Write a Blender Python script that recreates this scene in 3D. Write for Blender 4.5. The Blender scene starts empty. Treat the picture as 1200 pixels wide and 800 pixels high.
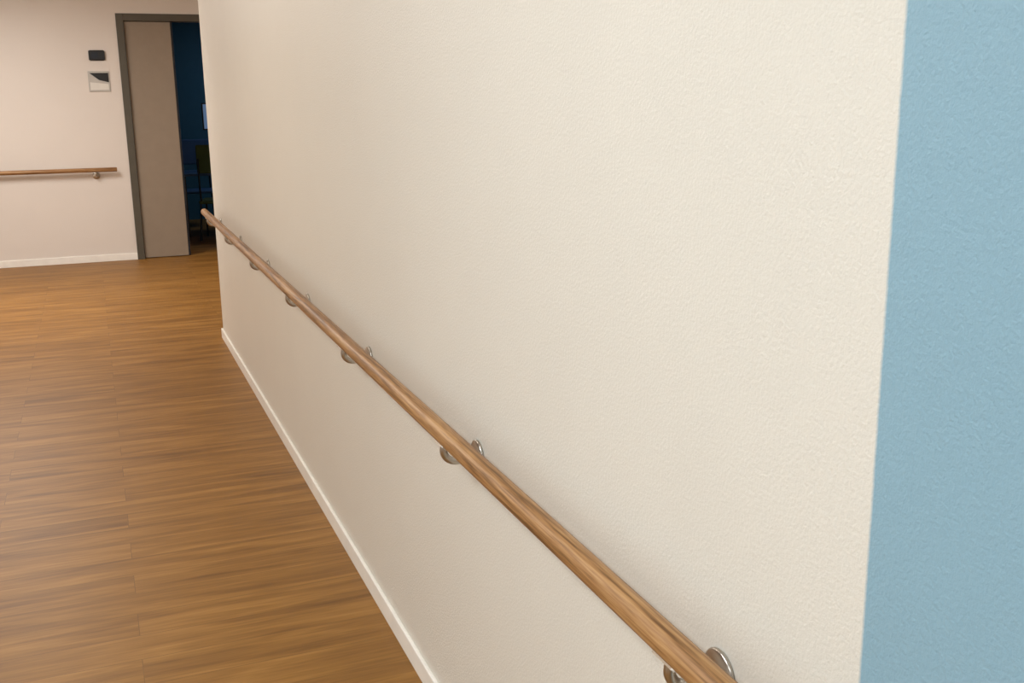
import bpy, bmesh, math
from mathutils import Vector, Matrix
S=bpy.context.scene
try:
    S.view_settings.view_transform='Standard'; S.view_settings.look='None'
except Exception: pass

def lin(c):
    return tuple(((v/255)/12.92 if v/255<=0.04045 else ((v/255+0.055)/1.055)**2.4) for v in c)+(1,)
def mat(name,col,rough=0.6,metal=0.0,var=0.04,scale=12,bump=0.0,bscale=200,bdist=0.002):
    m=bpy.data.materials.new(name); m.use_nodes=True; nt=m.node_tree; N=nt.nodes; L=nt.links
    b=N['Principled BSDF']; b.inputs['Roughness'].default_value=rough; b.inputs['Metallic'].default_value=metal
    tc=N.new('ShaderNodeTexCoord'); no=N.new('ShaderNodeTexNoise'); no.inputs['Scale'].default_value=scale; no.inputs['Detail'].default_value=4
    L.new(tc.outputs['Object'],no.inputs['Vector'])
    mr=N.new('ShaderNodeMapRange'); mr.inputs[1].default_value=0.3; mr.inputs[2].default_value=0.7
    mr.inputs[3].default_value=1-var; mr.inputs[4].default_value=1+var; L.new(no.outputs['Fac'],mr.inputs[0])
    hs=N.new('ShaderNodeHueSaturation'); hs.inputs['Color'].default_value=lin(col); L.new(mr.outputs[0],hs.inputs['Value'])
    L.new(hs.outputs[0],b.inputs['Base Color'])
    if bump:
        n2=N.new('ShaderNodeTexNoise'); n2.inputs['Scale'].default_value=bscale; n2.inputs['Detail'].default_value=3; n2.inputs['Roughness'].default_value=0.55
        L.new(tc.outputs['Object'],n2.inputs['Vector'])
        bp=N.new('ShaderNodeBump'); bp.inputs['Strength'].default_value=bump; bp.inputs['Distance'].default_value=bdist
        L.new(n2.outputs['Fac'],bp.inputs['Height']); L.new(bp.outputs[0],b.inputs['Normal'])
    return m,hs,N,L,tc

CREAM=(222,218,208)
def wallmat(name,blue=False,col=CREAM):
    m,hs,N,L,tc=mat(name,col,rough=0.45,var=0.01,scale=3,bump=0.65,bscale=185,bdist=0.0019)
    if blue:
        sx=N.new('ShaderNodeSeparateXYZ'); L.new(tc.outputs['Object'],sx.inputs[0])
        ns=N.new('ShaderNodeTexNoise'); ns.inputs['Scale'].default_value=60; L.new(tc.outputs['Object'],ns.inputs['Vector'])
        ma=N.new('ShaderNodeMath'); ma.operation='MULTIPLY_ADD'; ma.inputs[1].default_value=0.002; L.new(ns.outputs['Fac'],ma.inputs[0]); L.new(sx.outputs['Y'],ma.inputs[2])
        mr=N.new('ShaderNodeMapRange'); mr.inputs[1].default_value=0.829; mr.inputs[2].default_value=0.834
        L.new(ma.outputs[0],mr.inputs[0])
        mx=N.new('ShaderNodeMix'); mx.data_type='RGBA'
        mx.inputs[6].default_value=lin((137,172,189)); mx.inputs[7].default_value=lin(col); L.new(mr.outputs[0],mx.inputs[0])
        L.new(mx.outputs[2],hs.inputs['Color'])
    return m
M_wallR=wallmat('paint_cream_blue',True)
M_wall=wallmat('paint_cream',col=(226,218,210))
M_teal=mat('paint_teal',(50,105,135),0.6,bump=.3)[0]
M_ceil=mat('ceiling_white',(232,230,225),0.8)[0]
M_base=mat('baseboard_white',(244,241,234),0.4)[0]
M_frame=mat('frame_greybrown',(84,79,68),0.45)[0]
M_door=mat('door_beige',(148,133,116),0.5,var=.03)[0]
M_steel=mat('brushed_steel',(185,178,168),0.28,1.0,var=.05,scale=60)[0]
M_black=mat('black_plastic',(22,22,24),0.35)[0]
M_grey=mat('sign_grey',(190,186,180),0.4)[0]
M_white=mat('white_plastic',(225,222,215),0.4)[0]
M_green=mat('green_fabric',(62,78,40),0.8)[0]
M_blue=mat('blue_laminate',(60,95,140),0.5)[0]
M_dark=mat('dark_metal',(45,48,55),0.4,.6)[0]

def emat(name,col,s):
    m=bpy.data.materials.new(name); m.use_nodes=True; b=m.node_tree.nodes['Principled BSDF']
    b.inputs['Base Color'].default_value=lin(col); b.inputs['Emission Color'].default_value=lin(col); b.inputs['Emission Strength'].default_value=s
    return m
M_screen=emat('screen_glow',(120,150,190),0.4)
M_diff=emat('lamp_diffuser',(255,240,215),1.5)

def woodfloor():
    m=bpy.data.materials.new('vinyl_oak_floor'); m.use_nodes=True; nt=m.node_tree; N=nt.nodes; L=nt.links; b=N['Principled BSDF']
    tc=N.new('ShaderNodeTexCoord')
    br=N.new('ShaderNodeTexBrick'); br.offset=0.37; br.inputs['Scale'].default_value=1
    br.inputs['Brick Width'].default_value=1.25; br.inputs['Row Height'].default_value=0.15
    br.inputs['Mortar Size'].default_value=0.0012; br.inputs['Mortar Smooth'].default_value=0.3
    br.inputs['Color1'].default_value=(0,0,0,1); br.inputs['Color2'].default_value=(1,1,1,1); br.inputs['Mortar'].default_value=(.3,.3,.3,1)
    L.new(tc.outputs['Object'],br.inputs['Vector'])
    sc=N.new('ShaderNodeVectorMath'); sc.operation='MULTIPLY'; sc.inputs[1].default_value=(7,3,5); L.new(br.outputs['Color'],sc.inputs[0])
    ad=N.new('ShaderNodeVectorMath'); ad.operation='ADD'; L.new(tc.outputs['Object'],ad.inputs[0]); L.new(sc.outputs[0],ad.inputs[1])
    def grain(sx,sy,det,dist=0.0):
        mp=N.new('ShaderNodeMapping'); mp.inputs['Scale'].default_value=(sx,sy,1); L.new(ad.outputs[0],mp.inputs['Vector'])
        n=N.new('ShaderNodeTexNoise'); n.inputs['Scale'].default_value=1; n.inputs['Detail'].default_value=det; n.inputs['Distortion'].default_value=dist
        L.new(mp.outputs[0],n.inputs['Vector']); return n
    g1=grain(1.5,14,3,0.7); g2=grain(6,95,4)
    mixg=N.new('ShaderNodeMath'); mixg.operation='MULTIPLY_ADD'; mixg.inputs[1].default_value=0.32; L.new(g2.outputs['Fac'],mixg.inputs[0])
    m1=N.new('ShaderNodeMath'); m1.operation='MULTIPLY'; m1.inputs[1].default_value=0.68; L.new(g1.outputs['Fac'],m1.inputs[0]); L.new(m1.outputs[0],mixg.inputs[2])
    m2=N.new('ShaderNodeMath'); m2.operation='MULTIPLY_ADD'; m2.inputs[1].default_value=0.05; L.new(br.outputs['Color'],m2.inputs[0]); L.new(mixg.outputs[0],m2.inputs[2])
    cr=N.new('ShaderNodeValToRGB'); e=cr.color_ramp.elements
    e[0].position=.32; e[0].color=lin((108,71,25)); e[1].position=.74; e[1].color=lin((170,124,62))
    x=e.new(.53); x.color=lin((141,98,41))
    L.new(m2.outputs[0],cr.inputs[0])
    mx=N.new('ShaderNodeMix'); mx.data_type='RGBA'; mx.inputs[7].default_value=lin((92,62,28)); L.new(cr.outputs[0],mx.inputs[6])
    mf=N.new('ShaderNodeMath'); mf.operation='MULTIPLY'; mf.inputs[1].default_value=.6; L.new(br.outputs['Fac'],mf.inputs[0]); L.new(mf.outputs[0],mx.inputs[0])
    L.new(mx.outputs[2],b.inputs['Base Color']); b.inputs['Roughness'].default_value=.48; b.inputs['Specular IOR Level'].default_value=.35
    bp=N.new('ShaderNodeBump'); bp.inputs['Strength'].default_value=.15; bp.inputs['Distance'].default_value=.001; L.new(g2.outputs['Fac'],bp.inputs['Height']); L.new(bp.outputs[0],b.inputs['Normal'])
    return m
def railwood():
    m=bpy.data.materials.new('oak_rail'); m.use_nodes=True; nt=m.node_tree; N=nt.nodes; L=nt.links; b=N['Principled BSDF']
    tc=N.new('ShaderNodeTexCoord')
    def g(s,det,dist):
        mp=N.new('ShaderNodeMapping'); mp.inputs['Scale'].default_value=s; L.new(tc.outputs['Object'],mp.inputs['Vector'])
        n=N.new('ShaderNodeTexNoise'); n.inputs['Scale'].default_value=1; n.inputs['Detail'].default_value=det; n.inputs['Distortion'].default_value=dist
        L.new(mp.outputs[0],n.inputs['Vector']); return n
    a=g((85,85,2.5),4,.6); c=g((300,300,12),3,0)
    ma=N.new('ShaderNodeMath'); ma.operation='MULTIPLY_ADD'; ma.inputs[1].default_value=.4; L.new(c.outputs['Fac'],ma.inputs[0])
    mb=N.new('ShaderNodeMath'); mb.operation='MULTIPLY'; mb.inputs[1].default_value=.6; L.new(a.outputs['Fac'],mb.inputs[0]); L.new(mb.outputs[0],ma.inputs[2])
    cr=N.new('ShaderNodeValToRGB'); e=cr.color_ramp.elements
    e[0].position=.38; e[0].color=lin((104,70,36)); e[1].position=.62; e[1].color=lin((178,137,90)); x=e.new(.5); x.color=lin((150,108,65))
    L.new(ma.outputs[0],cr.inputs[0]); L.new(cr.outputs[0],b.inputs['Base Color']); b.inputs['Roughness'].default_value=.45
    return m
M_floor=woodfloor(); M_rail=railwood()

def link(o,parent=None):
    S.collection.objects.link(o)
    if parent: o.parent=parent
    return o
def boxes(name,lst,mats,parent=None,bevel=0.0,loc=(0,0,0)):
    bm=bmesh.new()
    for t in lst:
        x0,x1,y0,y1,z0,z1=t[:6]; mi=t[6] if len(t)>6 else 0
        vs=[bm.verts.new((x,y,z)) for x in(x0,x1) for y in(y0,y1) for z in(z0,z1)]
        for f in((0,1,3,2),(4,6,7,5),(0,4,5,1),(2,3,7,6),(0,2,6,4),(1,5,7,3)):
            fc=bm.faces.new([vs[i] for i in f]); fc.material_index=mi
    bmesh.ops.recalc_face_normals(bm,faces=bm.faces)
    me=bpy.data.meshes.new(name); bm.to_mesh(me); bm.free()
    for m in mats: me.materials.append(m)
    o=bpy.data.objects.new(name,me); o.location=loc; link(o,parent)
    if bevel:
        md=o.modifiers.new('bevel','BEVEL'); md.width=bevel; md.segments=3; md.limit_method='ANGLE'
    return o
def lathe(name,prof,mat_,parent=None,seg=40,M=Matrix.Identity(4)):
    bm=bmesh.new(); rings=[]
    for r,h in prof:
        if r<1e-6: rings.append([bm.verts.new((0,0,h))])
        else: rings.append([bm.verts.new((r*math.cos(2*math.pi*i/seg),r*math.sin(2*math.pi*i/seg),h)) for i in range(seg)])
    for A,B in zip(rings,rings[1:]):
        for i in range(seg):
            j=(i+1)%seg
            if len(A)==1 and len(B)==1: continue
            if len(A)==1: bm.faces.new((A[0],B[i],B[j]))
            elif len(B)==1: bm.faces.new((A[i],A[j],B[0]))
            else: bm.faces.new((A[i],A[j],B[j],B[i]))
    bmesh.ops.recalc_face_normals(bm,faces=bm.faces)
    me=bpy.data.meshes.new(name); bm.to_mesh(me); bm.free(); me.materials.append(mat_)
    for p in me.polygons: p.use_smooth=True
    o=bpy.data.objects.new(name,me); o.matrix_local=M; link(o,parent); return o
def tube(name,pts,r,mat_,parent=None,closed=False):
    cu=bpy.data.curves.new(name,'CURVE'); cu.dimensions='3D'; cu.bevel_depth=r; cu.bevel_resolution=6; cu.use_fill_caps=True
    sp=cu.splines.new('BEZIER'); sp.bezier_points.add(len(pts)-1); sp.use_cyclic_u=closed
    for p,c in zip(sp.bezier_points,pts): p.co=c; p.handle_left_type=p.handle_right_type='AUTO'
    cu.materials.append(mat_); o=bpy.data.objects.new(name,cu); link(o,parent); return o
def empty(name,loc=(0,0,0),rz=0):
    e=bpy.data.objects.new(name,None); e.location=loc; e.rotation_euler[2]=rz; e.empty_display_size=.1; link(e); return e

# ---------- room shell ----------
X0=-1.7; XR=.735; YC=7.29; YF=11.42; YB=-2.6; H=2.75; XE=4.5; YE=15.0
boxes('floor',[(X0-.15,XE+.15,YB-.15,YE+.15,-.1,0)],[M_floor])
boxes('ceiling',[(X0-.15,XE+.15,YB-.15,YE+.15,H,H+.1)],[M_ceil])
boxes('wall_right',[(XR,XE,YB,YC,0,H)],[M_wallR],bevel=.005)
boxes('wall_left',[(X0-.15,X0,YB-.15,YF,0,H)],[M_wall])
boxes('wall_back',[(X0,XE,YB-.15,YB,0,H)],[M_wall])
DX0,DX1,DZ=.425,1.50,2.365
boxes('wall_far',[(X0-.15,DX0-.03,YF,YF+.14,0,H),(DX1+.03,XE+.15,YF,YF+.14,0,H),(DX0-.03,DX1+.03,YF,YF+.14,DZ+.03,H)],[M_wall])
boxes('wall_corridor_end',[(XE,XE+.15,YB-.15,YF,0,H)],[M_wall])
boxes('wall_room_back',[(-1,XE,YE,YE+.15,0,H)],[M_teal])
boxes('wall_room_left',[(-1.15,-1,YF+.14,YE+.15,0,H)],[M_teal])
boxes('wall_room_right',[(XE,XE+.15,YF,YE+.15,0,H)],[M_teal])
bt=.012; bh=.066
boxes('baseboard_right',[(XR-bt,XR,YB,YC+bt,0,bh)],[M_base],bevel=.003)
boxes('baseboard_return',[(XR,XE,YC,YC+bt,0,bh)],[M_base],bevel=.003)
boxes('baseboard_far',[(X0,DX0-.07,YF-bt,YF,0,bh+.004)],[M_base],bevel=.003)
boxes('baseboard_left',[(X0,X0+bt,YB,YF-bt,0,bh)],[M_base],bevel=.003)

# ---------- door ----------
d=empty('door_1',(0,0,0))
fw=.07
boxes('frame',[(DX0-fw,DX0,YF-.012,YF+.15,0,DZ+fw),(DX1,DX1+fw,YF-.012,YF+.15,0,DZ+fw),(DX0,DX1,YF-.012,YF+.15,DZ,DZ+fw)],[M_frame],d,.002)
boxes('fixed_leaf',[(DX0+.004,.865,YF+.03,YF+.075,.008,DZ-.004),(.865,.885,YF+.035,YF+.07,.008,DZ-.004,1)],[M_door,M_dark],d,.002)
boxes('open_leaf',[(DX1-.05,DX1-.005,YF+.16,YF+.80,.008,DZ-.004)],[M_door],d,.002)
lv=tube('lever_handle',[(DX1-.05,YF+.74,1.02),(DX1-.095,YF+.74,1.02),(DX1-.105,YF+.72,1.02),(DX1-.105,YF+.62,1.02)],.008,M_steel,d)

# ---------- handrails ----------
def handrail(loc,rz,length,zr,brs,off=.08):
    e=empty('handrail',loc,rz)
    r=.0215; c=.006
    prof=[(0,0),(r-c,0),(r-.002,.002),(r,c),(r,length-c),(r-.002,length-.002),(r-c,length),(0,length)]
    lathe('rail',prof,M_rail,e,48,Matrix.Translation((0,0,zr))@Matrix.Rotation(-math.pi/2,4,'X'))
    for i,y in enumerate(brs):
        zc=zr-.060
        lathe(f'rosette_{i+1}',[(0,0),(.034,0),(.0355,.002),(.0355,.005),(.033,.0075),(.018,.009),(.011,.012),(0,.012)],M_steel,e,40,
              Matrix.Translation((off,y,zc))@Matrix.Rotation(-math.pi/2,4,'Y'))
        tube(f'arm_{i+1}',[(off-.006,y,zc),(off-.035,y,zc-.004),(.016,y,zc-.003),(0,y,zc+.014),(0,y,zr-r-.004)],.0085,M_steel,e)
        bm=bmesh.new(); n=10; rows=[]
        for yy in(-.03,-.025,.025,.03):
            row=[]
            for rr in(r+.0005,r+.0035):
                for k in range(n+1):
                    a=math.radians(-90-38+76*k/n) if abs(yy)<.03 else math.radians(-90-30+60*k/n)
                    row.append(bm.verts.new((rr*math.cos(a),y+yy,zr+rr*math.sin(a))))
            rows.append(row)
        for A,B in zip(rows,rows[1:]):
            for k in range(n):
                bm.faces.new((A[k],A[k+1],B[k+1],B[k])); q=n+1
                bm.faces.new((A[q+k],B[q+k],B[q+k+1],A[q+k+1]))
            for k in(0,n): bm.faces.new((A[k],B[k],B[k+n+1],A[k+n+1]))
        for A in(rows[0],rows[-1]):
            for k in range(n): bm.faces.new((A[k],A[k+1],A[k+n+2],A[k+n+1]))
        bmesh.ops.recalc_face_normals(bm,faces=bm.faces)
        me=bpy.data.meshes.new('saddle'); bm.to_mesh(me); bm.free(); me.materials.append(M_steel)
        o=bpy.data.objects.new(f'saddle_{i+1}',me); link(o,e)
    return e
y0=-1.6
handrail((XR-.08,y0,0),0,7.12-y0,.887,[y-y0 for y in(-.82,.15,1.10,2.075,3.05,4.02,4.99,5.96,6.90)])
handrail((.235,YF-.08,0),math.radians(90),1.85,.93,[.2,1.3])

# ---------- wall fittings ----------
t=empty('room_thermostat',(0,0,0))
boxes('backplate',[(.085,.215,YF-.006,YF+.002,1.985,2.085)],[M_black],t,.003)
boxes('housing',[(.075,.225,YF-.03,YF-.006,1.99,2.08)],[M_black],t,.006)
boxes('display',[(.10,.165,YF-.0315,YF-.03,2.01,2.062)],[M_dark],t)
s=empty('door_sign',(0,0,0))
boxes('plate',[(.05,.25,YF-.012,YF+.002,1.69,1.885)],[M_grey],s,.003)
def poly(name,pts,y,m,parent):
    me=bpy.data.meshes.new(name); n=len(pts)
    v=[(p[0],y,p[1]) for p in pts]+[(p[0],y+.002,p[1]) for p in pts]
    f=[tuple(range(n)),tuple(range(2*n-1,n-1,-1))]+[(i,i+n,(i+1)%n+n,(i+1)%n) for i in range(n)]
    me.from_pydata(v,[],f); me.materials.append(m); o=bpy.data.objects.new(name,me); return link(o,parent)
poly('print_dark',[(.065,1.868),(.24,1.868),(.24,1.778),(.15,1.80)],YF-.0145,M_black,s)
poly('print_light',[(.065,1.78),(.235,1.762),(.235,1.705),(.065,1.705)],YF-.0145,M_white,s)

# ---------- room behind the door ----------
tb=empty('table',(0,0,0))
boxes('top',[(.95,2.4,13.0,13.7,.72,.75)],[M_blue],tb,.004)
boxes('legs',[(x,x+.04,y,y+.04,0,.72) for x in(.98,2.33) for y in(13.03,13.63)],[M_dark],tb)
mo=empty('monitor',(0,0,0))
boxes('screen_case',[(1.30,1.80,13.42,13.45,1.24,1.56)],[M_black],mo,.004)
boxes('screen',[(1.315,1.785,13.417,13.42,1.255,1.545)],[M_screen],mo)
boxes('stand',[(1.53,1.58,13.45,13.47,.76,1.3),(1.44,1.67,13.38,13.55,.75,.762)],[M_dark],mo,.003)
def chair(loc,rz,m):
    c=empty('chair',loc,rz)
    boxes('seat',[(-.21,.21,-.21,.21,.43,.47)],[m],c,.015)
    boxes('backrest',[(-.2,.2,.19,.225,.78,1.10)],[m],c,.015)
    for i,(a,b) in enumerate(((-1,-1),(1,-1),(-1,1),(1,1))):
        tube(f'leg_{i+1}',[(a*.19,b*.19,.44),(a*.2,b*.205,.22),(a*.21,b*.22,.01)],.011,M_dark,c)
    for i,a in enumerate((-1,1)):
        tube(f'upright_{i+1}',[(a*.18,.2,.45),(a*.18,.23,.6),(a*.18,.235,.95)],.010,M_dark,c)
chair((1.36,12.7,0),math.radians(165),M_green)
chair((1.25,14.2,0),0,M_blue)

# ---------- lights ----------
def panel(x,y,w,l,power,col):
    e=empty('ceiling_light_panel',(x,y,0)); z=H
    boxes('housing',[(-w/2-.02,w/2+.02,-l/2-.02,l/2+.02,z-.03,z)],[M_white],e,.003)
    boxes('diffuser',[(-w/2,w/2,-l/2,l/2,z-.034,z-.03)],[M_diff],e)
    li=bpy.data.lights.new('lamp','AREA'); li.shape='RECTANGLE'; li.size=w; li.size_y=l; li.energy=power; li.color=col
    o=bpy.data.objects.new('lamp',li); o.location=(0,0,z-.04); link(o,e)
panel(-1.05,1.3,.6,1.5,52,(.84,.93,1))
panel(-1.05,-1.2,.6,1.5,44,(.82,.92,1))
panel(-1.05,4.6,.6,1.5,26,(1,.95,.88))
panel(-.9,8.9,.6,1.5,80,(1,.96,.92))
panel(2.8,9.3,.6,1.2,26,(1,.95,.90))
panel(2.6,13.6,.6,.6,9,(.6,.8,1))
w=bpy.data.worlds.new('w'); S.world=w; w.use_nodes=True
w.node_tree.nodes['Background'].inputs[0].default_value=(.8,.85,1,1); w.node_tree.nodes['Background'].inputs[1].default_value=.1

# ---------- camera ----------
yaw=math.radians(21.5); pit=math.radians(13.2); rl=math.radians(.74)
F=Vector((math.sin(yaw)*math.cos(pit),math.cos(yaw)*math.cos(pit),-math.sin(pit)))
R0=Vector((math.cos(yaw),-math.sin(yaw),0)); U0=R0.cross(F)
R=R0*math.cos(rl)-U0*math.sin(rl); U=U0*math.cos(rl)+R0*math.sin(rl)
cd=bpy.data.cameras.new('camera'); cd.sensor_width=36; cd.lens=36.84; cd.clip_start=.02
cam=bpy.data.objects.new('camera',cd); link(cam)
mm=Matrix((R,U,-F)).transposed().to_4x4(); mm.translation=(0,0,1.6); cam.matrix_world=mm
S.camera=cam
